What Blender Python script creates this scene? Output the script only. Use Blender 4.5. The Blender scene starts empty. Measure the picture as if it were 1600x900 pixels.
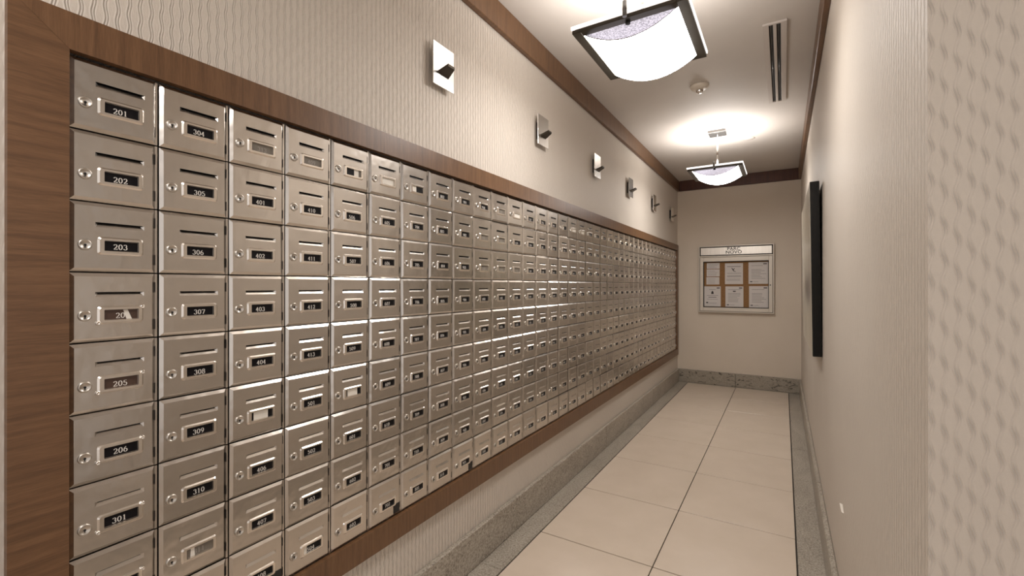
import bpy, math, random
from mathutils import Vector, Matrix
random.seed(7)
scene = bpy.context.scene
COL = scene.collection
R = math.radians

# ------------------------------------------------------------------ camera
FPX, CYP = 701.84, 445.43
cd = bpy.data.cameras.new('camera')
cd.sensor_width = 36.0
cd.lens = FPX / 1600 * 36
cd.shift_y = -(450 - CYP) / 1600
cd.clip_start = 0.02
cam = bpy.data.objects.new('camera', cd)
COL.objects.link(cam)
cam.location = (1.1334, 0.0, 1.1995)
cam.rotation_euler = (R(90.061), 0, R(31.128))
scene.camera = cam

# ------------------------------------------------------------------ world, exposure
world = bpy.data.worlds.new('world')
scene.world = world
world.use_nodes = True
bg = world.node_tree.nodes['Background']
bg.inputs[0].default_value = (1.0, 0.935, 0.89, 1)
bg.inputs[1].default_value = 0.42
vs = scene.view_settings
vs.view_transform = 'Standard'
vs.look = 'None'
vs.exposure = 1.05
vs.gamma = 1.0
vs.use_curve_mapping = False
LAMP_GLOW = 15.0          # emission of the pendant glass
LAMP_UP = 4.8            # watts thrown on the ceiling by each pendant

scene.cycles.max_bounces = 8
scene.cycles.diffuse_bounces = 6
scene.cycles.glossy_bounces = 3
scene.cycles.transmission_bounces = 2
# ------------------------------------------------------------------ dimensions
XR, YB, ZC = 1.3038, 5.9175, 2.505          # right wall, back wall, ceiling
XW = -0.006                                # face of the left wall
Y0, W, Z0, H = 0.2867, 0.1416, 1.6301, 0.135
NC, NR, NFULL = 39, 9, 33
YC = 0.825                                 # outer corner of the right wall
YE = Y0 + NC * W                           # far end of the boxes
ZE = Z0 - NR * H
LOB = -2.6                                 # lobby side
LOBX = 3.6


# ------------------------------------------------------------------ node helpers
class NT:
    def __init__(s, name):
        s.m = bpy.data.materials.new(name)
        s.m.use_nodes = True
        s.t = s.m.node_tree
        s.n = s.t.nodes
        s.b = s.n['Principled BSDF']
        s.out = s.n['Material Output']

    def new(s, typ, **kw):
        n = s.n.new(typ)
        for k, v in kw.items():
            setattr(n, k, v)
        return n

    def link(s, a, b):
        s.t.links.new(a, b)

    def math(s, op, a, b=None, c=None):
        n = s.new('ShaderNodeMath', operation=op)
        for i, v in enumerate((a, b, c)):
            if v is None:
                continue
            if isinstance(v, (int, float)):
                n.inputs[i].default_value = v
            else:
                s.link(v, n.inputs[i])
        return n.outputs[0]

    def coords(s, kind='Object'):
        return s.new('ShaderNodeTexCoord').outputs[kind]

    def position(s):
        return s.new('ShaderNodeNewGeometry').outputs['Position']

    def mapping(s, vec, scale=(1, 1, 1), loc=(0, 0, 0), rot=(0, 0, 0)):
        n = s.new('ShaderNodeMapping')
        n.inputs['Scale'].default_value = scale
        n.inputs['Location'].default_value = loc
        n.inputs['Rotation'].default_value = rot
        s.link(vec, n.inputs['Vector'])
        return n.outputs[0]

    def noise(s, vec, scale, detail=4, rough=0.55, dist=0.0):
        n = s.new('ShaderNodeTexNoise')
        n.inputs['Scale'].default_value = scale
        n.inputs['Detail'].default_value = detail
        n.inputs['Roughness'].default_value = rough
        n.inputs['Distortion'].default_value = dist
        s.link(vec, n.inputs['Vector'])
        return n.outputs['Fac']

    def ramp(s, fac, stops):
        n = s.new('ShaderNodeValToRGB')
        e = n.color_ramp.elements
        while len(e) < len(stops):
            e.new(0.5)
        for i, (p, c) in enumerate(stops):
            e[i].position = p
            e[i].color = (*c, 1)
        s.link(fac, n.inputs[0])
        return n.outputs[0]

    def bump(s, height, strength=0.5, dist=0.002):
        n = s.new('ShaderNodeBump')
        n.inputs['Strength'].default_value = strength
        n.inputs['Distance'].default_value = dist
        s.link(height, n.inputs['Height'])
        s.link(n.outputs[0], s.b.inputs['Normal'])

    def col(s, v):
        if isinstance(v, tuple):
            s.b.inputs['Base Color'].default_value = (*v, 1)
        else:
            s.link(v, s.b.inputs['Base Color'])

    def set(s, **kw):
        for k, v in kw.items():
            s.b.inputs[k.replace('_', ' ')].default_value = v


def srgb(r, g, b):
    f = lambda c: (c / 255 / 12.92) if c / 255 <= 0.04045 else ((c / 255 + 0.055) / 1.055) ** 2.4
    return (f(r), f(g), f(b))


M = {}


def plain(name, c, rough=0.5, metal=0.0, **kw):
    t = NT(name)
    t.col(c)
    t.set(Roughness=rough, Metallic=metal, **kw)
    M[name] = t.m
    return t


def noisy(name, c1, c2, scale, rough=0.5, metal=0.0, bump=0.0, stretch=(1, 1, 1), detail=4):
    t = NT(name)
    v = t.mapping(t.position(), stretch)
    f = t.noise(v, scale, detail)
    t.col(t.ramp(f, [(0.3, c1), (0.7, c2)]))
    t.set(Roughness=rough, Metallic=metal)
    if bump:
        t.bump(f, bump, 0.002)
    M[name] = t.m
    return t


def wallpaper(name, axis, c1, c2, wave=0.16, swing=0.82, dist=0.0020, stag=2.35, P=0.0134):
    """embossed paper: staggered columns of small wavy creases, world metres"""
    t = NT(name)
    sep = t.new('ShaderNodeSeparateXYZ')
    t.link(t.position(), sep.inputs[0])
    u = sep.outputs[axis]
    z = sep.outputs['Z']
    L = 0.047
    cu = t.math('DIVIDE', u, P)
    cell = t.math('FLOOR', cu)
    fr = t.math('FRACT', cu)
    ph = t.math('MULTIPLY', cell, stag)
    wz = t.math('MULTIPLY_ADD', z, 2 * math.pi / L, ph)
    sn = t.math('SINE', wz)
    f = t.math('MULTIPLY_ADD', sn, wave, fr)
    pk = t.math('MULTIPLY_ADD', t.math('COSINE', t.math('ADD', wz, 0.3)), 0.5, 0.5)
    amp = t.math('MULTIPLY_ADD', t.math('MULTIPLY', pk, pk), swing, 1 - swing)

    def pulse(c, wd):
        d = t.math('DIVIDE', t.math('SUBTRACT', f, c), wd)
        return t.math('EXPONENT', t.math('MULTIPLY', t.math('MULTIPLY', d, d), -1.0))
    h = t.math('SUBTRACT', pulse(0.34, 0.07), pulse(0.48, 0.06))
    h = t.math('ADD', h, t.math('MULTIPLY', t.math('SUBTRACT', pulse(0.58, 0.06), pulse(0.70, 0.06)), 0.7))
    h = t.math('MULTIPLY', h, amp)
    fine = t.noise(t.mapping(t.position(), (1, 1, 0.35)), 420, 2)
    h = t.math('MULTIPLY_ADD', fine, 0.35, h)
    t.bump(h, 0.6, dist)
    lo = t.noise(t.position(), 1.7, 3)
    t.col(t.ramp(lo, [(0.25, c1), (0.75, c2)]))
    t.set(Roughness=0.55)
    t.b.inputs['Specular IOR Level'].default_value = 0.35
    M[name] = t.m


PAPER1, PAPER2 = srgb(199, 189, 178), srgb(205, 196, 185)
wallpaper('paper_y', 'Y', PAPER1, PAPER2, 0.08, 0.10, 0.0027, math.pi, 0.0185)
wallpaper('paper_x', 'X', PAPER1, PAPER2)
noisy('paint_back', srgb(208, 196, 180), srgb(212, 200, 185), 3, 0.5)
noisy('ceiling_paint', srgb(198, 190, 182), srgb(203, 196, 188), 2, 0.7)
noisy('tile', srgb(203, 188, 171), srgb(210, 195, 179), 5, 0.3)
plain('grout', srgb(40, 33, 27), 0.8)
plain('lobby_stone', srgb(180, 164, 146), 0.4)


def granite(name, k):
    t = NT(name)
    p = t.position()
    big = t.noise(t.mapping(p, (1, 0.35, 1)), 9, 6, 0.65, 1.2)
    spk = t.noise(p, 120, 4, 0.75)
    mx = t.math('MULTIPLY_ADD', spk, 0.85, t.math('MULTIPLY', big, 0.22))
    c = t.ramp(mx, [(0.36, srgb(80 * k, 74 * k, 66 * k)), (0.48, srgb(142 * k, 133 * k, 120 * k)),
                    (0.58, srgb(168 * k, 160 * k, 148 * k)), (0.72, srgb(192 * k, 184 * k, 171 * k))])
    t.col(c)
    t.set(Roughness=0.33)
    M[name] = t.m


granite('granite', 1.0)


def veined(name):
    t = NT(name)
    p = t.position()
    big = t.noise(t.mapping(p, (1.0, 1, 2.2), rot=(0, R(18), 0)), 7, 7, 0.7, 2.5)
    spk = t.noise(p, 150, 3, 0.7)
    base = t.ramp(spk, [(0.3, srgb(128, 120, 108)), (0.7, srgb(172, 163, 149))])
    vein = t.ramp(big, [(0.39, (0.2, 0.19, 0.18)), (0.44, (1, 1, 1))])
    mx = t.new('ShaderNodeMix', data_type='RGBA', blend_type='MULTIPLY')
    mx.inputs[0].default_value = 1
    t.link(base, mx.inputs[6])
    t.link(vein, mx.inputs[7])
    t.col(mx.outputs[2])
    t.set(Roughness=0.33)
    M[name] = t.m


veined('granite_veined')


def wood(name, stretch, c1, c2, c3):
    t = NT(name)
    v = t.mapping(t.position(), stretch)
    f = t.noise(v, 3.2, 7, 0.62, 0.5)
    g = t.noise(v, 26, 3, 0.6)
    mx = t.math('MULTIPLY_ADD', g, 0.32, t.math('MULTIPLY', f, 0.72))
    t.col(t.ramp(mx, [(0.32, c1), (0.52, c2), (0.72, c3)]))
    t.set(Roughness=0.38)
    t.bump(g, 0.06, 0.001)
    M[name] = t.m


WC = (srgb(80, 55, 35), srgb(103, 73, 48), srgb(119, 87, 60))
wood('wood_h', (3, 1.6, 30), *WC)          # grain running along the corridor
wood('wood_v', (3, 24, 1.6), *WC)          # grain standing upright
wood('wood_back', (14, 3, 1.2), srgb(58, 30, 20), srgb(74, 40, 27), srgb(86, 50, 34))


def steel(name, c, rough, var, warp=0.25):
    t = NT(name)
    info = t.new('ShaderNodeObjectInfo')
    p = t.position()
    st = t.noise(t.mapping(p, (1, 1, 0.03)), 330, 3, 0.6)
    lo = t.noise(p, 16, 2)
    val = t.math('MULTIPLY_ADD', info.outputs['Random'], var, 1 - var * 0.6)
    val = t.math('MULTIPLY', val, t.math('MULTIPLY_ADD', st, 0.02, 0.99))
    mx = t.new('ShaderNodeMix', data_type='RGBA', blend_type='MULTIPLY')
    mx.inputs[0].default_value = 1
    mx.inputs[6].default_value = (*c, 1)
    cb = t.new('ShaderNodeCombineXYZ')
    for i in range(3):
        t.link(val, cb.inputs[i])
    t.link(cb.outputs[0], mx.inputs[7])
    t.col(mx.outputs[2])
    t.set(Metallic=1.0)
    t.link(t.math('MULTIPLY_ADD', st, 0.015, rough - 0.0075), t.b.inputs['Roughness'])
    t.bump(lo, warp, 0.004)
    M[name] = t.m


steel('steel', (0.64, 0.60, 0.555), 0.24, 0.16, 0.5)
steel('steel_bright', (0.80, 0.75, 0.69), 0.20, 0.05, 0.08)
steel('lock_steel', (0.60, 0.56, 0.51), 0.34, 0.05, 0.05)
steel('steel_plate', (0.82, 0.80, 0.77), 0.24, 0.05, 0.05)
plain('chrome', (0.86, 0.84, 0.81), 0.12, 1.0)
plain('fixture_dark', srgb(70, 64, 56), 0.35, 0.85)
plain('dark', (0.012, 0.010, 0.009), 0.6)
plain('carcass', srgb(34, 27, 22), 0.6)
plain('card_black', (0.006, 0.005, 0.006), 0.5)
M['card_black'].node_tree.nodes['Principled BSDF'].inputs['Specular IOR Level'].default_value = 0.15
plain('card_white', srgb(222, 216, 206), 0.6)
plain('card_grey', srgb(112, 104, 94), 0.5)
plain('card_brown', srgb(72, 52, 42), 0.4)
plain('digit_white', srgb(215, 210, 203), 0.5)
plain('digit_grey', srgb(150, 144, 136), 0.5)
plain('vent_white', srgb(198, 189, 181), 0.6)
plain('vent_blade', srgb(120, 118, 116), 0.3, 0.8)
plain('plastic_white', srgb(214, 204, 190), 0.4)
plain('frame_black', (0.003, 0.003, 0.003), 0.12)
M['frame_black'].node_tree.nodes['Principled BSDF'].inputs['Specular IOR Level'].default_value = 0.3
plain('frame_alu', srgb(205, 196, 184), 0.38, 0.35)
plain('sheet', srgb(208, 202, 198), 0.7)
plain('ink', srgb(120, 114, 112), 0.7)
plain('ink_dark', srgb(50, 46, 46), 0.7)
plain('tape_black', srgb(26, 23, 21), 0.5)
noisy('cork', srgb(126, 92, 56), srgb(150, 112, 72), 160, 0.85)


def header_steel():
    t = NT('header_steel')
    sep = t.new('ShaderNodeSeparateXYZ')
    t.link(t.position(), sep.inputs[0])
    st = t.noise(t.mapping(t.position(), (140, 1, 2)), 3, 3)
    t.col(t.ramp(st, [(0.3, (0.52, 0.48, 0.43)), (0.7, (0.66, 0.61, 0.55))]))
    t.set(Metallic=1.0, Roughness=0.33)
    M['header_steel'] = t.m


header_steel()


def emissive(name, c, s):
    t = NT(name)
    t.col((0.9, 0.9, 0.9))
    t.b.inputs['Emission Color'].default_value = (*c, 1)
    t.b.inputs['Emission Strength'].default_value = s
    t.set(Roughness=0.25)
    M[name] = t.m


emissive('lamp_glass', (1.0, 0.962, 0.925), LAMP_GLOW)
emissive('lamp_rim', (1.0, 0.96, 0.93), 0.55)
plain('glass_edge', srgb(150, 145, 140), 0.3)


def pane():
    t = NT('lamp_pane')
    f = t.noise(t.position(), 170, 3, 0.7)
    t.col(t.ramp(f, [(0.40, srgb(120, 114, 128)), (0.58, srgb(222, 218, 226))]))
    t.set(Roughness=0.3)
    t.b.inputs['Emission Color'].default_value = (1, 0.95, 0.97, 1)
    t.b.inputs['Emission Strength'].default_value = 0.12
    M['lamp_pane'] = t.m
    t = NT('lamp_inner')
    f = t.noise(t.position(), 150, 3, 0.7)
    c = t.ramp(f, [(0.38, srgb(190, 186, 192)), (0.58, srgb(250, 248, 250))])
    t.col(c)
    t.link(c, t.b.inputs['Emission Color'])
    t.b.inputs['Emission Strength'].default_value = 0.34
    M['lamp_inner'] = t.m


pane()


def painting():
    t = NT('painting')
    p = t.coords('Object')
    n = t.noise(p, 3.2, 6, 0.6, 0.6)
    sep = t.new('ShaderNodeSeparateXYZ')
    t.link(p, sep.inputs[0])
    base = t.ramp(n, [(0.25, srgb(150, 142, 128)), (0.5, srgb(186, 178, 162)), (0.75, srgb(206, 200, 186))])
    # dark brushed smudge low on the canvas: gaussian round y,z
    dz = t.math('DIVIDE', t.math('SUBTRACT', sep.outputs['Z'], 0.34), 0.085)
    dy = t.math('DIVIDE', t.math('SUBTRACT', sep.outputs['Y'], 0.40), 0.42)
    g = t.math('EXPONENT', t.math('MULTIPLY', t.math('ADD', t.math('MULTIPLY', dz, dz), t.math('MULTIPLY', dy, dy)), -1))
    g = t.math('MULTIPLY', g, t.noise(p, 26, 4, 0.7))
    mx = t.new('ShaderNodeMix', data_type='RGBA')
    t.link(t.math('MULTIPLY', g, 2.0), mx.inputs[0])
    t.link(base, mx.inputs[6])
    mx.inputs[7].default_value = (*srgb(70, 62, 54), 1)
    t.col(mx.outputs[2])
    t.set(Roughness=0.28)
    M['painting'] = t.m


painting()


# ------------------------------------------------------------------ mesh helpers
class MB:
    def __init__(s):
        s.v, s.f, s.mi, s.sm = [], [], [], []

    def quad(s, pts, mi=0, sm=False):
        i = len(s.v)
        s.v += [tuple(p) for p in pts]
        s.f.append(tuple(range(i, i + len(pts))))
        s.mi.append(mi)
        s.sm.append(sm)

    def box(s, a, b, mi=0):
        (x0, y0, z0), (x1, y1, z1) = a, b
        i = len(s.v)
        s.v += [(x, y, z) for x in (x0, x1) for y in (y0, y1) for z in (z0, z1)]
        for f in ((0, 1, 3, 2), (4, 6, 7, 5), (0, 4, 5, 1), (2, 3, 7, 6), (0, 2, 6, 4), (1, 5, 7, 3)):
            s.f.append(tuple(i + k for k in f))
            s.mi.append(mi)
            s.sm.append(False)
        return s

    def bbox(s, a, b, bev, mi=0):
        """box with chamfered edges (24-vertex)"""
        lo, hi = Vector(a), Vector(b)
        c, h = (lo + hi) / 2, (hi - lo) / 2
        bev = min(bev, *(0.49 * 2 * q for q in h))
        idx = {}
        base = len(s.v)
        for ax in range(3):
            for sx in (-1, 1):
                for sy in (-1, 1):
                    for sz in (-1, 1):
                        sg = (sx, sy, sz)
                        p = [c[k] + sg[k] * (h[k] - (0 if k == ax else bev)) for k in range(3)]
                        idx[(ax, sg)] = len(s.v) - base
                        s.v.append(tuple(p))
        fs = []
        for ax in range(3):
            o = [k for k in range(3) if k != ax]
            for sg in (-1, 1):
                loop = []
                for a_, b_ in ((-1, -1), (1, -1), (1, 1), (-1, 1)):
                    q = [0, 0, 0]
                    q[ax], q[o[0]], q[o[1]] = sg, a_, b_
                    loop.append(idx[(ax, tuple(q))])
                flip = (sg == -1) != (ax == 1)
                fs.append(loop[::-1] if flip else loop)
        for ax in range(3):          # edges parallel to ax
            o = [k for k in range(3) if k != ax]
            for a_ in (-1, 1):
                for b_ in (-1, 1):
                    def k_(face, e):
                        q = [0, 0, 0]
                        q[ax], q[o[0]], q[o[1]] = e, a_, b_
                        return idx[(face, tuple(q))]
                    fs.append([k_(o[0], -1), k_(o[0], 1), k_(o[1], 1), k_(o[1], -1)])
        for sx in (-1, 1):
            for sy in (-1, 1):
                for sz in (-1, 1):
                    g = (sx, sy, sz)
                    fs.append([idx[(0, g)], idx[(1, g)], idx[(2, g)]])
        for f in fs:
            s.f.append(tuple(base + k for k in f))
            s.mi.append(mi)
            s.sm.append(False)
        return s

    def loops(s, rings, mi=0, sm=True, cap0=False, cap1=False, close=True):
        base = len(s.v)
        n = len(rings[0])
        for r in rings:
            s.v += [tuple(p) for p in r]
        for k in range(len(rings) - 1):
            for j in range(n if close else n - 1):
                a, b = base + k * n + j, base + k * n + (j + 1) % n
                s.f.append((a, b, b + n, a + n))
                s.mi.append(mi)
                s.sm.append(sm)
        if cap0:
            s.f.append(tuple(base + j for j in range(n))[::-1])
            s.mi.append(mi)
            s.sm.append(False)
        if cap1:
            o = base + (len(rings) - 1) * n
            s.f.append(tuple(o + j for j in range(n)))
            s.mi.append(mi)
            s.sm.append(False)
        return s

    def lathe(s, prof, c=(0, 0, 0), axis='Z', n=24, mi=0, sm=True):
        rings = []
        for r, h in prof:
            ring = []
            for j in range(n):
                a = 2 * math.pi * j / n
                p, q = r * math.cos(a), r * math.sin(a)
                d = {'Z': (p, q, h), 'X': (h, p, q), 'Y': (q, h, p)}[axis]
                ring.append(tuple(c[k] + d[k] for k in range(3)))
            rings.append(ring)
        return s.loops(rings, mi, sm, True, True)

    def mesh(s, name, mats, recalc=True):
        me = bpy.data.meshes.new(name)
        me.from_pydata(s.v, [], s.f)
        for m in (mats if isinstance(mats, (list, tuple)) else [mats]):
            me.materials.append(M[m])
        me.polygons.foreach_set('material_index', s.mi)
        me.polygons.foreach_set('use_smooth', s.sm)
        if recalc:
            import bmesh
            bm = bmesh.new()
            bm.from_mesh(me)
            bmesh.ops.recalc_face_normals(bm, faces=bm.faces)
            bm.to_mesh(me)
            bm.free()
        me.update()
        return me

    def build(s, name, mats, parent=None, loc=(0, 0, 0), recalc=True):
        return link(name, s.mesh(name, mats, recalc), parent, loc)


def link(name, data, parent=None, loc=(0, 0, 0)):
    o = bpy.data.objects.new(name, data)
    COL.objects.link(o)
    o.location = loc
    if parent:
        o.parent = parent
    return o


def tag(o, label, cat, group=None):
    o['label'] = label
    o['category'] = cat
    if group:
        o['group'] = group
    return o


def thing(name, label, cat, loc=(0, 0, 0), group=None):
    return tag(link(name, None, None, loc), label, cat, group)


def struct(o, label=None, cat=None):
    o['kind'] = 'structure'
    if label:
        o['label'] = label
    if cat:
        o['category'] = cat
    return o


def copy_tree(o, parent=None):
    c = o.copy()
    COL.objects.link(c)
    c.parent = parent
    for ch in o.children:
        copy_tree(ch, c)
    return c


# ================================================================== THE SETTING
# left wall with the opening for the boxes
m = MB()
T = 0.12
oy0, oy1, oz0, oz1 = Y0 - 0.01, YE + 0.01, ZE - 0.01, Z0 + 0.01
m.box((XW - T, LOB, 0), (XW, oy0, ZC))
m.box((XW - T, oy1, 0), (XW, YB, ZC))
m.box((XW - T, oy0, 0), (XW, oy1, oz0))
m.box((XW - T, oy0, oz1), (XW, oy1, ZC))
struct(m.build('wall_left', 'paper_y'), 'beige embossed wallpaper wall holding the mailboxes', 'wall')
struct(MB().box((XW - T, YB, 0), (XR + 0.12, YB + 0.1, ZC)).build('wall_back', 'paint_back'),
       'plain beige end wall behind the notice case', 'wall')
wr = MB().box((XR, YC, 0), (XR + 0.12, YB, ZC))
wr.mi[2] = 1                               # the end of the wall, facing the lobby
struct(wr.build('wall_right', ['paper_y', 'paper_x']),
       'long beige wallpapered wall facing the mailboxes', 'wall')
struct(MB().box((XR + 0.1201, YC, 0), (LOBX, YC + 0.12, ZC)).build('wall_return', 'paper_x'),
       'near wall corner with wavy embossed beige wallpaper', 'wall')
struct(MB().box((XW - T, LOB, ZC), (LOBX, YB + 0.1, ZC + 0.08)).build('ceiling', 'ceiling_paint'),
       'pale painted corridor ceiling', 'ceiling')

# floor: dark bed, tiles, granite border
XTL, XTC, XTR = 0.1175, 0.655, 1.186
floor = MB().box((XW - T, LOB, -0.10), (LOBX, YB + 0.1, -0.006)).build('floor', 'grout')
struct(floor, 'beige tiled corridor floor with grey granite border', 'floor')
edges = [YB - 0.030 - 0.5625 * k for k in range(11)]
G = 0.0028


def slab(name, x0, x1, y0, y1, mat, z=0.0, b=0.0012):
    return MB().bbox((x0, y0, -0.008), (x1, y1, z), b).build(name, mat, floor)


for a, b in zip(edges[:-1], edges[1:]):
    for x0, x1 in ((XTL + 0.003, XTC), (XTC, XTR - 0.003)):
        slab('tile', x0 + 0.0022, x1 - 0.0022, b + G, a - G, 'tile', -0.0002 * random.random())
yy = YB - 0.03
k = 0
seam_l = [YB - 0.03, 4.72, 4.08, 3.45, 2.846, 2.228, 1.60, 0.98, 0.27]
for a, b in zip(seam_l[:-1], seam_l[1:]):
    slab('border_slab', XW, XTL - 0.001, b + 0.0008, a - 0.0008, 'granite')
seam_r = [YB - 0.03, 5.1, 4.5, 3.9, 3.289, 2.871, 2.28, 1.7, 1.1, 0.27]
for a, b in zip(seam_r[:-1], seam_r[1:]):
    slab('border_slab', XTR + 0.001, XR, b + 0.0008, a - 0.0008, 'granite')
slab('border_slab', XW, XR, YB - 0.0295, YB, 'granite')
slab('lobby_slab', XW, LOBX, LOB, edges[-1], 'lobby_stone')
slab('lobby_slab', XR + 0.001, LOBX, edges[-1] + 0.001, YC, 'lobby_stone')


# baseboards in granite slabs with a bevelled lip
def base_run(name, label, segs, axis, mat):
    root = struct(link(name, None), label, 'baseboard')
    for (x0, y0, x1, y1) in segs:
        MB().bbox((x0, y0, 0.0), (x1, y1, 0.16), 0.004).build('base_slab', mat, root)
    return root


BT = 0.020
sl = [YB - BT, 4.6, 3.2, 1.9, 0.6, -0.8, LOB]
base_run('baseboard_left', 'grey granite baseboard under the mailboxes',
         [(XW, b + 0.0006, XW + BT, a - 0.0006) for a, b in zip(sl[:-1], sl[1:])], 'Y', 'granite')
sr = [YB - BT, 4.3, 2.87, 1.5, YC + 0.0]
base_run('baseboard_right', 'grey granite baseboard along the picture wall',
         [(XR - BT, b + 0.0006, XR, a - 0.0006) for a, b in zip(sr[:-1], sr[1:])], 'Y', 'granite')
base_run('baseboard_back', 'veined grey granite baseboard across the end wall',
         [(XW, YB - BT, 0.65, YB), (0.6512, YB - BT, XR, YB)], 'X', 'granite_veined')
base_run('baseboard_return', 'grey granite baseboard on the near wall corner',
         [(XR + 0.02, YC - BT, LOBX, YC)], 'X', 'granite')

# dark timber crown along the ceiling
ZK = 2.378
struct(MB().bbox((XW, LOB, ZK), (0.020, YB, ZC), 0.003).build('trim_1', 'wood_v'),
       'brown wooden crown board above the mailbox wall', 'trim')
struct(MB().bbox((XR - 0.026, YC, ZK), (XR, YB - 0.024, ZC), 0.003).build('trim_2', 'wood_h'),
       'brown wooden crown board along the picture wall', 'trim')
struct(MB().bbox((0.0205, YB - 0.024, ZK), (XR, YB, ZC), 0.003).build('trim_3', 'wood_back'),
       'dark brown wooden crown board across the end wall', 'trim')

# ================================================================== WOODEN SURROUND
FX0, FX1 = XW, 0.012
oL, oR, oT, oB = 0.2085, YE + 0.076, 1.703, 0.338
iL, iR, iT, iB = Y0 - 0.001, YE + 0.001, Z0 + 0.004, ZE - 0.002
sur = thing('mailbox_surround', 'brown wooden surround with mitred corners framing the whole mailbox wall', 'frame', (0, oL, oB))


def board(name, pts, mat):
    m = MB()
    f = [(FX1, y - oL, z - oB) for y, z in pts]
    bk = [(FX0, y - oL, z - oB) for y, z in pts]
    m.loops([bk, f], sm=False, cap0=True, cap1=True)
    return m.build(name, mat, sur)


g = 0.0005
board('top_rail', [(oL + g, oT), (oR - g, oT), (iR - g, iT), (iL + g, iT)], 'wood_v')
board('bottom_rail', [(oL + g, oB), (iL + g, iB), (iR - g, iB), (oR - g, oB)], 'wood_v')
board('stile', [(oL, oB), (oL, oT), (iL, iT), (iL, iB)], 'wood_h')
board('stile', [(oR, oB), (iR, iB), (iR, iT), (oR, oT)], 'wood_h')

# dark carcass behind the doors
car = MB().box((-0.1, Y0 - 0.004, ZE - 0.004), (-0.034, YE + 0.004, Z0 + 0.006)).build('mailbox_carcass', 'carcass')
tag(car, 'dark steel carcass showing in the gaps between mailbox doors', 'cabinet')

# ================================================================== MAILBOXES
UD0, UD1, VD0, VD1 = 0.0020, 0.1352, 0.0013, 0.1337      # door outline
UB0, UB1, VB0, VB1 = 0.0085, 0.1300, 0.0082, 0.1268      # flat of the door
US0, US1, VS0, VS1 = 0.0385, 0.1160, 0.0383, 0.0476      # slot
UW0, UW1, VW0, VW1 = 0.0520, 0.1055, 0.0735, 0.0925      # number window


def P(x, u, v):
    return (x, u, H - v)


def door_mb():
    m = MB()
    us = [UB0, US0, UW0, UW1, US1, UB1]
    vs_ = [VB0, VS0, VS1, VW0, VW1, VB1]
    for i in range(5):
        for j in range(5):
            u0, u1, v0, v1 = us[i], us[i + 1], vs_[j], vs_[j + 1]
            if j == 1 and 1 <= i <= 3:
                continue
            if j == 3 and i == 2:
                continue
            m.quad([P(0, u0, v1), P(0, u1, v1), P(0, u1, v0), P(0, u0, v0)])
    # chamfers and returns
    BX = -0.0048
    fl = [(UB0, VB0), (UB1, VB0), (UB1, VB1), (UB0, VB1)]
    ol = [(UD0, VD0), (UD1, VD0), (UD1, VD1), (UD0, VD1)]
    for k in range(4):
        a, b, c, d = fl[k], fl[(k + 1) % 4], ol[(k + 1) % 4], ol[k]
        m.quad([P(0, *a), P(0, *b), P(BX, *c), P(BX, *d)])
        m.quad([P(BX, *d), P(BX, *c), P(-0.024, *c), P(-0.024, *d)])
    # slot: upper edge open to the dark, lower face a scooped lip
    dx, e = -0.0043, 0.005
    vi = VS0 + 0.0022
    m.quad([P(0, US0, VS1), P(0, US1, VS1), P(dx, US1 - e, vi), P(dx, US0 + e, vi)])
    m.quad([P(0, US0, VS0), P(0, US0, VS1), P(dx, US0 + e, vi)])
    m.quad([P(0, US1, VS0), P(0, US1, VS1), P(dx, US1 - e, vi)])
    m.quad([P(0, US0, VS0), P(0, US1, VS0), P(-0.02, US1, VS0 - 0.004), P(-0.02, US0, VS0 - 0.004)], 1)
    m.quad([P(dx, US0 + e, vi), P(dx, US1 - e, vi), P(-0.02, US1 - e, vi), P(-0.02, US0 + e, vi)], 1)
    m.quad([P(-0.02, US0, VS0 - 0.004), P(-0.02, US1, VS0 - 0.004), P(-0.02, US1, vi), P(-0.02, US0, vi)], 1)
    m.quad([P(0, US0, VS0), P(dx, US0 + e, vi), P(-0.02, US0, vi)], 1)
    m.quad([P(0, US1, VS0), P(dx, US1 - e, vi), P(-0.02, US1, vi)], 1)
    return m


def rrect(x, u0, u1, v0, v1, r, n=3):
    pts = []
    for cu, cv, a0 in ((u1 - r, v0 + r, -90), (u1 - r, v1 - r, 0), (u0 + r, v1 - r, 90), (u0 + r, v0 + r, 180)):
        for k in range(n + 1):
            a = R(a0 + 90 * k / n)
            pts.append(P(x, cu + r * math.cos(a), cv + r * math.sin(a)))
    return pts


def holder_mb():
    m = MB()
    m.loops([rrect(-0.0005, 0.0410, 0.1148, 0.0655, 0.1010, 0.0060),
             rrect(0.0004, 0.0414, 0.1144, 0.0659, 0.1006, 0.0058),
             rrect(0.0030, 0.0446, 0.1118, 0.0688, 0.0976, 0.0042)], sm=False)
    m.loops([rrect(0.0030, 0.0446, 0.1118, 0.0688, 0.0976, 0.0042),
             rrect(0.0030, 0.0515, 0.1060, 0.0726, 0.0934, 0.0012)], sm=False)
    m.loops([rrect(0.0030, 0.0515, 0.1060, 0.0726, 0.0934, 0.0012),
             rrect(-0.0014, 0.0520, 0.1055, 0.0735, 0.0925, 0.0008)], sm=False)
    return m


def lock_mb(n):
    m = MB()
    c = (0, 0.0232, H - 0.083)
    m.lathe([(0.0106, -0.001), (0.0106, 0.0020), (0.0092, 0.0036), (0.0078, 0.0036), (0.0074, 0.0026), (0.0, 0.0026)][:5] + [(0.0001, 0.0028)], c, 'X', n)
    return m


def key_mb():
    m = MB()
    c = (0, 0.0232, H - 0.0835)
    m.lathe([(0.0022, 0.0025), (0.0022, 0.0033)], c, 'X', 8)
    m.box((0.0025, c[1] - 0.0008, c[2] - 0.0045), (0.0033, c[1] + 0.0008, c[2]))
    return m


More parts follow.
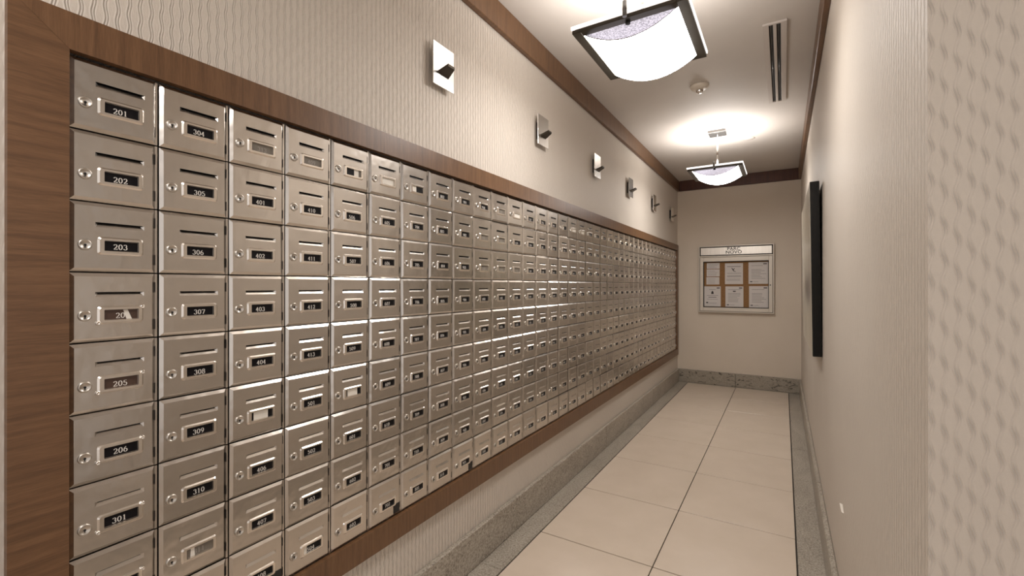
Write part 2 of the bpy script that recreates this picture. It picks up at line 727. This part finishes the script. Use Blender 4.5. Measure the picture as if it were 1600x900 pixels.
def hinge_mb():
    m = MB()
    m.box((-0.02, 0.1353, H - VD1), (-0.0030, 0.1398, H - VD0), 0)
    for v0, v1 in ((0.0185, 0.040), (0.096, 0.1175)):
        m.box((-0.006, 0.1353, H - v1), (-0.0026, 0.1363, H - v0), 1)
    return m


def rivet_mb(u, v):
    m = MB()
    m.lathe([(0.0040, 0.0002), (0.0040, 0.0034), (0.0030, 0.0042), (0.0020, 0.0042), (0.0016, 0.0030), (0.0001, 0.0030)], (0, u, H - v), 'X', 12)
    return m


# --- numerals drawn with a broad pen
def arc(cx, cy, rx, ry, a0, a1, n=12):
    return [(cx + rx * math.cos(R(a0 + (a1 - a0) * k / n)), cy + ry * math.sin(R(a0 + (a1 - a0) * k / n))) for k in range(n + 1)]


GLY = {
    '0': [arc(.5, .5, .40, .47, 0, 360, 20)],
    '1': [[(.5, .02), (.5, .97)], [(.5, .97), (.28, .80)], [(.25, .03), (.75, .03)]],
    '2': [arc(.48, .70, .36, .27, 165, -25, 12) + [(.62, .42), (.12, .05)], [(.10, .04), (.90, .04)], [(.90, .04), (.90, .18)]],
    '3': [arc(.46, .74, .34, .23, 160, -80, 12), arc(.46, .27, .40, .25, 85, -165, 14)],
    '4': [[(.66, .02), (.66, .97)], [(.66, .97), (.06, .30)], [(.06, .29), (.95, .29)], [(.45, .03), (.88, .03)]],
    '5': [[(.84, .95), (.24, .95)], [(.24, .95), (.20, .55)], arc(.46, .31, .40, .29, 130, -160, 14)],
    '6': [arc(.5, .30, .38, .28, 0, 360, 18), arc(.86, .30, .74, .67, 180, 105, 8)],
    '7': [[(.10, .95), (.90, .95)], [(.90, .95), (.42, .02)], [(.10, .95), (.10, .80)]],
    '8': [arc(.5, .74, .32, .23, 0, 360, 16), arc(.5, .26, .40, .25, 0, 360, 18)],
    '9': [arc(.5, .70, .38, .28, 0, 360, 18), arc(.14, .70, .74, .67, 0, -75, 8)],
}
_dig = {}


def digits_mesh(txt, mat):
    key = (txt, mat)
    if key in _dig:
        return _dig[key]
    m = MB()
    dh, dw, adv = 0.0105, 0.0066, 0.0079
    x0 = -adv * len(txt) / 2
    for i, ch in enumerate(txt):
        for st in GLY[ch]:
            p = [(x0 + i * adv + a * dw, b * dh) for a, b in st]
            n = len(p)
            L, Rr = [], []
            for k in range(n):
                a, b = p[max(0, k - 1)], p[min(n - 1, k + 1)]
                tx, ty = b[0] - a[0], b[1] - a[1]
                l = math.hypot(tx, ty) or 1
                tx, ty = tx / l, ty / l
                hw = math.hypot(0.00092 * ty, 0.00040 * tx)
                L.append((0, p[k][0] - ty * hw, p[k][1] + tx * hw))
                Rr.append((0, p[k][0] + ty * hw, p[k][1] - tx * hw))
            for k in range(n - 1):
                m.quad([Rr[k], Rr[k + 1], L[k + 1], L[k]])
    _dig[key] = m.mesh('number_digits', mat, recalc=False)
    return _dig[key]


DOOR = door_mb().mesh('door', ['steel', 'dark'])
HOLD = holder_mb().mesh('card_holder', 'steel_bright')
LOCK = lock_mb(20).mesh('lock', 'lock_steel')
LOCK_FAR = lock_mb(8).mesh('lock_far', 'lock_steel')
KEY = key_mb().mesh('keyhole', 'dark')
HINGE = hinge_mb().mesh('hinge', ['steel', 'dark'])
RIV = [rivet_mb(0.0425, 0.0985).mesh('rivet', 'steel_bright'), rivet_mb(0.1130, 0.0690).mesh('rivet', 'steel_bright')]


def card_mesh(mats, split=None):
    m = MB()
    a, b, z0, z1 = 0.0512, 0.1063, H - 0.0936, H - 0.0724
    if split is None:
        m.box((-0.0020, a, z0), (-0.0010, b, z1))
    else:
        cuts = [a] + [a + (b - a) * q for q in split] + [b]
        for i, (p, q) in enumerate(zip(cuts[:-1], cuts[1:])):
            m.box((-0.0020, p, z0), (-0.0010, q, z1), i % len(mats))
    return m.mesh('number_card', mats)


CARD = {'b': card_mesh('card_black'), 'w': card_mesh('card_white'), 'g': card_mesh('card_grey'),
        'n': card_mesh('card_brown'),
        'bwb': card_mesh(['card_black', 'card_white', 'card_black'], (0.13, 0.80)),
        'bw': card_mesh(['card_black', 'card_white', 'card_grey'], (0.55, 0.85)),
        'wb': card_mesh(['card_white', 'card_black'], (0.42,)),
        'wbb': card_mesh(['card_white', 'card_black'], (0.22,))}


def numbers():
    seq = []
    for fl, n in ((2, 6), (3, 13), (4, 13), (5, 10), (6, 10), (7, 10), (8, 10)):
        seq += [f'{fl}{k:02d}' for k in range(1, n + 1)]
    fl = 9
    while len(seq) < NC * NR:
        seq += [f'{fl}{k:02d}' for k in range(1, 11)]
        fl += 1
    return seq


NUM = numbers()
SPECIAL = {(2, 0): 'g', (3, 0): 'g', (4, 0): 'bw', (5, 0): 'w', (6, 0): 'wb', (2, 5): 'bwb', (4, 5): 'bwb',
           (3, 8): 'wbb', (0, 3): 'n', (0, 4): 'n', (10, 0): 'g', (11, 0): 'w', (9, 1): 'g', (10, 1): 'g',
           (9, 2): 'g', (10, 2): 'g', (11, 2): 'g', (15, 0): 'wb', (16, 0): 'w', (17, 0): 'w', (1, 7): 'g'}
NODIG = {(5, 0), (2, 5), (4, 5), (11, 0), (15, 0), (16, 0), (17, 0), (4, 0), (6, 0)}
ORD = ['', 'first', 'second', 'third', 'fourth', 'fifth', 'sixth', 'seventh', 'eighth', 'ninth', 'tenth', 'eleventh',
       'twelfth', 'thirteenth', 'fourteenth', 'fifteenth', 'sixteenth', 'seventeenth', 'eighteenth', 'nineteenth',
       'twentieth', 'twenty-first', 'twenty-second', 'twenty-third', 'twenty-fourth', 'twenty-fifth', 'twenty-sixth',
       'twenty-seventh', 'twenty-eighth', 'twenty-ninth', 'thirtieth', 'thirty-first', 'thirty-second', 'thirty-third']
ROWN = ['top row', 'second row', 'third row', 'fourth row', 'fifth row', 'sixth row', 'seventh row', 'eighth row', 'bottom row']
LOOK = {'b': 'black number card', 'w': 'blank white card', 'g': 'faded grey card', 'n': 'brown see-through card',
        'bwb': 'white slip over its card', 'bw': 'half-white card', 'wb': 'half-white card', 'wbb': 'white-edged card'}
for c in range(NFULL):
    for r in range(NR):
        rnd = random.Random(c * 31 + r * 7)
        kind = SPECIAL.get((c, r), 'b')
        num = NUM[c * NR + r]
        if c <= 6 and (c, r) not in NODIG:
            lab = f'brushed steel mailbox numbered {num}, {ROWN[r]}, {ORD[c + 1]} column from the left'
        else:
            lab = f'brushed steel mailbox with {LOOK[kind]}, {ROWN[r]}, {ORD[c + 1]} column from the left'
        t = thing('mailbox', lab, 'mailbox', (0, Y0 + c * W, Z0 - (r + 1) * H), 'steel mailboxes in the wall')
        d = link('door', DOOR, t)
        # old doors sit a hair out of true
        cl = lambda: max(-0.8, min(0.8, rnd.gauss(0, 0.5)))
        rot = (0, R(cl()), R(cl())) if (c, r) not in ((2, 8), (5, 8), (8, 8)) else (0, 0, 0)
        d.rotation_euler = rot
        link('card_holder', HOLD, t).rotation_euler = rot
        lk = link('lock', LOCK if c < 10 else LOCK_FAR, t)
        lk.rotation_euler = rot
        if c < 12:
            link('keyhole', KEY, lk)
        if c < 14:
            link('hinge', HINGE, t)
        cd_ = link('number_card', CARD[kind], t)
        cd_.rotation_euler = rot
        if c < 22 and (c, r) not in NODIG:
            txt = '20' if (c, r) == (0, 3) else num
            dg = link('number_digits', digits_mesh(txt, 'digit_grey' if kind == 'g' else 'digit_white'), cd_,
                      (-0.0008, 0.0775 + rnd.uniform(-0.002, 0.002), H - 0.0905 + rnd.uniform(-0.0008, 0.0012)))
            if len(txt) > 3:
                dg.scale = (1, 0.85, 1)
        if (c, r) in ((0, 3), (1, 7)):          # a slanted white strip across the card
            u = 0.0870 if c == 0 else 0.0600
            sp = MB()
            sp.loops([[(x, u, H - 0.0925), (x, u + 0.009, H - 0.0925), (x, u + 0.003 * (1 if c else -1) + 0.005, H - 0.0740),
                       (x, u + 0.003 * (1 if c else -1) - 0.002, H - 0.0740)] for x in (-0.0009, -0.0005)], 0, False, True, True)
            sp.build('white_strip', 'card_white', cd_)
        if c == 0 and r >= 3:
            for q in RIV:
                link('rivet', q, t).rotation_euler = rot

# the far six columns, too small to pick apart: one object
m = MB()
dm, hm, lm = door_mb(), holder_mb(), lock_mb(6)
for c in range(NFULL, NC):
    for r in range(NR):
        off = (0, Y0 + c * W, Z0 - (r + 1) * H)
        for src, mi in ((dm, None), (hm, 2), (lm, 2)):
            b = len(m.v)
            m.v += [(a[0], a[1] + off[1], a[2] + off[2]) for a in src.v]
            m.f += [tuple(b + k for k in f) for f in src.f]
            m.mi += src.mi if mi is None else [mi] * len(src.f)
            m.sm += src.sm
        m.box((-0.0040, off[1] + 0.0512, off[2] + H - 0.0936), (-0.0032, off[1] + 0.1063, off[2] + H - 0.0724), 1)
far = m.build('mailbox_rows', ['steel', 'dark', 'steel_bright'], recalc=False)
far['kind'] = 'stuff'
tag(far, 'farthest columns of small steel mailboxes beside the end wall', 'mailboxes')

# small black stickers on bottom-row doors
for c, lab in ((2, 'small black sticker on the corner of mailbox 408, nearest of the three'), (5, 'small black sticker at the lower corner of mailbox 702, middle of the three'),
               (8, 'small black sticker on a bottom-row mailbox, farthest of the three')):
    s = MB().bbox((0.0006, 0, 0), (0.0014, 0.026, 0.030), 0.0003).build('sticker', 'tape_black', None, (0, Y0 + c * W + 0.1035, Z0 - 9 * H + 0.009))
    tag(s, lab, 'sticker', 'black stickers on the mailboxes')

# ================================================================== STEEL PLATES ON THE WALL
def wall_plate():
    t = thing('wall_plate', '', 'wall fixture', (0, 0, 0), 'steel plates above the mailboxes')
    MB().bbox((0.016, -0.061, 0), (0.021, 0.061, 0.160), 0.0008).build('plate', 'steel_plate', t)
    MB().bbox((XW, -0.030, 0.035), (0.0158, 0.030, 0.125), 0.001).build('mount', 'dark', t)
    m = MB()
    # peg: tapering flat bar leaving the plate, slightly raised at its tip
    b0 = [(0.0212, -0.036, 0.044), (0.0212, 0.026, 0.044), (0.0212, 0.026, 0.054), (0.0212, -0.036, 0.054)]
    b1 = [(0.068, -0.032, 0.061), (0.068, 0.006, 0.061), (0.068, 0.006, 0.070), (0.068, -0.032, 0.070)]
    m.loops([b0, b1], sm=False, cap0=True, cap1=True)
    m.build('peg', 'fixture_dark', t)
    return t


wp = wall_plate()
PL = ['nearest', 'second nearest', 'third nearest', 'fourth nearest', 'fifth nearest', 'farthest']
for i, y in enumerate((1.338, 2.171, 3.003, 3.812, 4.640, 5.485)):
    o = wp if i == 0 else copy_tree(wp)
    o.location = (0, y, 1.955)
    o['label'] = f'small steel wall plate with tilted dark peg, {PL[i]} of the six above the mailboxes'

# ================================================================== PENDANT LAMPS
def pendant():
    t = thing('pendant_lamp', '', 'lamp', (0, 0, 0), 'square pendant lamps in the corridor')
    zf = -0.355                     # frame underside relative to the ceiling
    hx, hy, bw, th = 0.206, 0.222, 0.034, 0.014
    m = MB()
    for sx in (-1, 1):
        x0, x1 = sorted((sx * hx, sx * (hx - bw)))
        m.bbox((x0, -hy, zf), (x1, hy, zf + th), 0.0012)
    for sy in (-1, 1):
        y0, y1 = sorted((sy * hy, sy * (hy - bw)))
        m.bbox((-hx + bw, y0, zf), (hx - bw, y1, zf + th), 0.0012)
    m.build('frame', 'fixture_metal', t)
    # upper rim plate; emission gives it the look of edge-lit glass
    m = MB()
    for sx in (-1, 1):
        x0, x1 = sorted((sx * (hx + 0.004), sx * (hx - 0.002)))
        m.bbox((x0, -hy - 0.004, zf + th + 0.001), (x1, hy + 0.004, zf + th + 0.014), 0.001)
    for sy in (-1, 1):
        y0, y1 = sorted((sy * (hy + 0.004), sy * (hy - 0.002)))
        m.bbox((-hx + 0.002, y0, zf + th + 0.001), (hx - 0.002, y1, zf + th + 0.014), 0.001)
    m.build('rim', 'lamp_rim', t)
    # bent glass sheet, sagging across the corridor
    gx, gy, sag, th2 = 0.174, 0.190, 0.060, 0.004
    n = 20
    rings = []
    for y in (-gy, gy):
        top, bot = [], []
        for k in range(n + 1):
            a = -1 + 2 * k / n
            z = zf + 0.004 - sag * (1 - a * a)
            top.append((a * gx, y, z + th2))
            bot.append((a * gx, y, z))
        rings.append(top + bot[::-1])
    m = MB()
    bot = [r_[n + 1:] for r_ in rings]
    top = [r_[:n + 1] for r_ in rings]
    m.loops(bot, 0, True, close=False)
    m.loops(top, 1, True, close=False)
    for r_ in rings:
        for k in range(n):
            m.quad([r_[k], r_[k + 1], r_[2 * n - k], r_[2 * n + 1 - k]], 2)
    m.build('glass_bowl', ['lamp_glass', 'lamp_inner', 'glass_edge'], t, recalc=False)
    MB().box((-hx + 0.03, -hy + 0.03, zf + th + 0.004), (hx - 0.03, hy - 0.03, zf + th + 0.008)).build('glass_pane', 'lamp_pane', t)
    for sy in (-1, 1):
        m = MB()
        m.lathe([(0.0080, zf - 0.002), (0.0080, zf + 0.052)], (0, sy * (hy + 0.0125), 0), 'Z', 12)
        cl = m.build('clip', 'vent_blade', t)
        MB().lathe([(0.0001, zf - 0.010), (0.009, zf - 0.009), (0.009, zf - 0.0005)], (0, sy * (hy - 0.026), 0), 'Z', 12).build('clip_foot', 'dark', cl)
    m = MB()
    m.lathe([(0.0075, zf + th + 0.008), (0.0075, -0.02)], (0, 0, 0), 'Z', 12)
    m.build('stem', 'chrome', t)
    MB().bbox((-0.068, -0.068, -0.022), (0.068, 0.068, 0), 0.002).build('ceiling_canopy', 'vent_blade', t)
    a = bpy.data.lights.new('pendant_uplight', 'AREA')
    a.shape = 'RECTANGLE'
    a.size, a.size_y = 0.30, 0.32
    a.energy = LAMP_UP
    a.color = (1.0, 0.962, 0.925)
    l = link('pendant_uplight', a, t, (0, 0, -0.325))
    l.rotation_euler = (math.pi, 0, 0)
    return t


plain('fixture_metal', srgb(72, 66, 58), 0.4, 0.6)
pl = pendant()
for i, (y, lab) in enumerate(((1.795, 'square pendant lamp with glowing bent glass and dark metal frame, nearest the camera'),
                              (4.172, 'square pendant lamp with glowing bent glass, small and far, before the end wall'),
                              (-0.40, 'square pendant lamp with glowing bent glass added out of view behind the camera to light the foreground'))):  # third pendant is an added, unseen copy that brightens the foreground
    o = pl if i == 0 else copy_tree(pl)
    o.location = (0.655, y, ZC)
    o['label'] = lab

# ================================================================== CEILING FITTINGS
t = thing('air_diffuser', 'long white linear air diffuser with two dark slots in the ceiling', 'vent', (1.0975, 3.125, ZC))
hx, hy = 0.0535, 0.555
m = MB()
for x0, x1 in ((-hx, -0.026), (-0.0075, 0.0075), (0.026, hx)):
    m.bbox((x0, -hy, -0.010), (x1, hy, 0), 0.001)
for s in (-1, 1):
    y0, y1 = sorted((s * hy, s * (hy - 0.012)))
    for x0, x1 in ((-0.026, -0.0075), (0.0075, 0.026)):
        m.bbox((x0, y0, -0.010), (x1, y1, 0), 0.0005)
m.build('vent_frame', 'vent_white', t)
for x0, x1 in ((-0.026, -0.0075), (0.0075, 0.026)):
    MB().box((x0, -hy + 0.012, -0.0015), (x1, hy - 0.012, 0)).build('slot', 'dark', t)
    MB().lathe([(0.0014, -hy + 0.014), (0.0014, hy - 0.014)], ((x0 + x1) / 2 - 0.001, 0, -0.0042), 'Y', 8).build('blade', 'vent_blade', t)

t = thing('smoke_detector', 'round beige smoke detector on the ceiling beside the near lamp', 'smoke detector', (0.666, 3.143, ZC))
MB().lathe([(0.058, 0), (0.058, -0.008), (0.052, -0.018), (0.040, -0.026), (0.026, -0.030)], n=28).build('base', 'plastic_white', t)
MB().lathe([(0.024, -0.0302), (0.024, -0.036), (0.020, -0.046), (0.017, -0.050), (0.0001, -0.052)], n=24).build('sensor_head', 'steel_plate', t)
t = thing('sprinkler_cover', 'flat round white sprinkler cover on the ceiling near the far lamp', 'sprinkler', (0.877, 4.496, ZC))
MB().lathe([(0.042, 0), (0.042, -0.003), (0.038, -0.006), (0.0001, -0.007)], n=28).build('cover_disc', 'vent_white', t)
MB().lathe([(0.046, 0.0), (0.046, -0.0015), (0.0425, -0.0015)], n=28).build('ring', 'plastic_white', t)

# ================================================================== NOTICE CASE
BX0, BX1, BZ0, BZ1 = 0.250, 1.046, 0.878, 1.677
t = thing('notice_case', 'aluminium framed notice case with cork backing on the end wall', 'notice board', (0, YB, BZ0))


def bb(x0, x1, z0, z1, d0, d1, bev=0.0015):
    return MB().bbox((x0, -d1, z0 - BZ0), (x1, -d0, z1 - BZ0), bev)


bb(BX0, BX1, BZ0, BZ1, 0, 0.020).build('case', 'frame_alu', t)
ZH = 1.548
# outer frame bars
m = MB()
for a in ((BX0, BX0 + 0.012, BZ0, BZ1), (BX1 - 0.012, BX1, BZ0, BZ1), (BX0 + 0.012, BX1 - 0.012, BZ0, BZ0 + 0.012),
          (BX0 + 0.012, BX1 - 0.012, BZ1 - 0.012, BZ1), (BX0 + 0.012, BX1 - 0.012, ZH - 0.006, ZH + 0.008)):
    m.bbox((a[0], -0.050, a[2] - BZ0), (a[1], -0.0202, a[3] - BZ0), 0.0015)
m.build('outer_frame', 'frame_alu', t)
bb(BX0 + 0.013, BX1 - 0.013, ZH + 0.009, BZ1 - 0.013, 0.0205, 0.038).build('header_gasket', 'dark', t)
hd = bb(BX0 + 0.022, BX1 - 0.022, ZH + 0.018, BZ1 - 0.022, 0.0382, 0.043).build('header_panel', 'header_steel', t)
dr = link('case_door', None, t)
WX0, WX1, WZ0, WZ1 = 0.303, 0.993, 0.938, 1.487
m = MB()
for a in ((BX0 + 0.016, WX0, BZ0 + 0.016, ZH - 0.010), (WX1, BX1 - 0.016, BZ0 + 0.016, ZH - 0.010),
          (WX0, WX1, BZ0 + 0.016, WZ0), (WX0, WX1, WZ1, ZH - 0.010)):
    m.bbox((a[0], -0.056, a[2] - BZ0), (a[1], -0.0205, a[3] - BZ0), 0.0025)
bpy.data.objects.remove(dr)
dr = m.build('case_door', 'frame_alu', t)
m = MB()
for a in ((WX0, WX0 + 0.006, WZ0, WZ1), (WX1 - 0.006, WX1, WZ0, WZ1), (WX0 + 0.006, WX1 - 0.006, WZ0, WZ0 + 0.006), (WX0 + 0.006, WX1 - 0.006, WZ1 - 0.006, WZ1)):
    m.box((a[0], -0.054, a[2] - BZ0), (a[1], -0.021, a[3] - BZ0))
m.build('gasket', 'dark', dr)
MB().lathe([(0.007, -0.0585), (0.007, -0.0555)], (1.008, 0, 1.205 - BZ0), 'Y', 12).build('door_lock', 'dark', dr)
bb(WX0 + 0.0062, WX1 - 0.0062, WZ0 + 0.0062, WZ1 - 0.0062, 0.0202, 0.026, 0.0005).build('cork_backing', 'cork', t)


def text_mesh(txt, size, mat, align='CENTER'):
    cu = bpy.data.curves.new('t', 'FONT')
    cu.body = txt
    cu.size = size
    cu.align_x = align
    cu.resolution_u = 3
    cu.offset = size * 0.02
    ob = bpy.data.objects.new('t', cu)
    COL.objects.link(ob)
    dg = bpy.context.evaluated_depsgraph_get()
    me = bpy.data.meshes.new_from_object(ob.evaluated_get(dg))
    bpy.data.objects.remove(ob)
    me.materials.clear()
    me.materials.append(M[mat])
    return me


for txt, z in (('PARC', 1.617), ('NOVO', 1.578)):
    o = link('lettering', text_mesh(txt, 0.050, 'ink_dark'), hd, (0.634, -0.0436, z - BZ0))
    o.rotation_euler = (R(90), 0, 0)
    o.scale = (1.15, 1, 1)


def paper(a, label, style):
    px0, px1, py0, py1 = a
    x0, x1 = 0.303 + (px0 - 133) * .000976, 0.303 + (px1 - 133) * .000976
    z1, z0 = 1.485 - (py0 - 270) * .001094, 1.485 - (py1 - 270) * .001094
    w, h = x1 - x0, z1 - z0
    t = thing('notice_sheet', label, 'paper', (x0, YB - 0.0262, z0), 'papers pinned in the notice case')
    MB().box((0, -0.0012, 0), (w, -0.0002, h)).build('sheet', 'sheet', t)
    m = MB()
    rnd = random.Random(label)
    y = -0.0017

    def bar(u0, u1, v, th=0.0035, mi=0):
        m.box((u0 * w, y, v * h - th / 2), (u1 * w, -0.0013, v * h + th / 2), mi)
    if style == 'small':
        for v in (0.75, 0.55, 0.35, 0.18):
            bar(0.1, rnd.uniform(0.6, 0.9), v, 0.0025)
    else:
        v = 0.88
        if style == 'runner':
            bar(0.12, 0.88, 0.84, 0.006)
            # leaping figure mark
            for p in ([(0.36, 0.77), (0.40, 0.78), (0.50, 0.66), (0.46, 0.64)], [(0.44, 0.71), (0.54, 0.76), (0.55, 0.74), (0.47, 0.67)],
                      [(0.47, 0.67), (0.54, 0.62), (0.52, 0.60), (0.45, 0.64)], [(0.55, 0.63), (0.60, 0.60), (0.59, 0.58), (0.53, 0.61)]):
                f = [(q[0] * w, y, q[1] * h) for q in p]
                b = [(q[0] * w, -0.0013, q[1] * h) for q in p]
                m.loops([b, f], 1, False, True, True)
            for v in (0.52, 0.40, 0.36):
                bar(0.12, 0.9, v, 0.004)
            for v in (0.24, 0.18):
                bar(0.08, 0.85, v, 0.003)
        elif style == 'crest':
            bar(0.3, 0.7, 0.84, 0.004)
            f = [(q[0] * w, q[1] * h) for q in ((0.42, 0.62), (0.58, 0.62), (0.56, 0.72), (0.50, 0.79), (0.44, 0.72))]
            m.loops([[(a_, -0.0013, b_) for a_, b_ in f], [(a_, y, b_) for a_, b_ in f]], 1, False, True, True)
            bar(0.16, 0.84, 0.55, 0.004)
            bar(0.26, 0.74, 0.46, 0.008)
            bar(0.18, 0.82, 0.36, 0.003)
            bar(0.12, 0.24, 0.19, 0.014, 1)
            bar(0.28, 0.75, 0.17, 0.003)
        else:
            if style == 'mark':
                bar(0.42, 0.58, 0.76, 0.012, 1)
            for v in (0.84, 0.66, 0.60, 0.53, 0.46, 0.39, 0.32, 0.25):
                bar(0.14, rnd.uniform(0.6, 0.9), v, 0.0035)
            bar(0.08, 0.20, 0.10, 0.010, 1)
            bar(0.24, 0.5, 0.10, 0.003)
        if style != 'runner':
            bar(0.76, 0.94, 0.92, 0.016)
    m.build('printing', ['ink', 'ink_dark'], t)


paper((170, 316, 283, 346), 'topmost of three small white notes in the notice case', 'small')
paper((168, 316, 352, 431), 'middle of three small white notes in the notice case', 'small')
paper((165, 313, 438, 519), 'lowest of three small white notes in the notice case', 'small')
paper((375, 571, 290, 516), 'white notice with a dark leaping figure, top centre of the notice case', 'runner')
paper((630, 832, 284, 513), 'white typed notice at the top right of the notice case', 'text')
paper((140, 328, 540, 761), 'white notice with a dark crest at the bottom left of the notice case', 'crest')
paper((380, 575, 540, 761), 'white typed notice at the bottom centre of the notice case', 'mark')
paper((635, 835, 537, 763), 'white typed notice at the bottom right of the notice case', 'text')

# ================================================================== PICTURE ON THE RIGHT WALL
pz0, pz1, py0, py1, px = 0.838, 1.730, 2.75, 3.93, 0.040
t = thing('wall_picture', 'large pale abstract picture with thick glossy black edge on the right wall', 'picture', (XR - 0.002, py0, pz0))
t.rotation_euler = (0, R(-0.75), 0)
ww, hh = py1 - py0, pz1 - pz0
MB().bbox((-px, 0, 0), (0, ww, hh), 0.0015).build('frame', 'frame_black', t)
MB().box((-px - 0.0015, 0.004, 0.004), (-px - 0.0001, ww - 0.004, hh - 0.004)).build('canvas', 'painting', t)

# torn scrap of wallpaper low on the right wall
m = MB()
r0 = [(0, 0, 0), (0, 0.040, 0.014), (0, 0.044, 0.008), (0, 0.004, -0.006)]
r1 = [(-0.006, 0.004, 0.002), (-0.008, 0.040, 0.016), (-0.008, 0.043, 0.011), (-0.006, 0.007, -0.003)]
m.loops([r0, r1], sm=False, cap0=True, cap1=True)
s = m.build('torn_wallpaper', 'card_white', None, (XR, 1.832, 0.449))
tag(s, 'tiny white torn flap of wallpaper low on the right wall', 'wallpaper scrap')
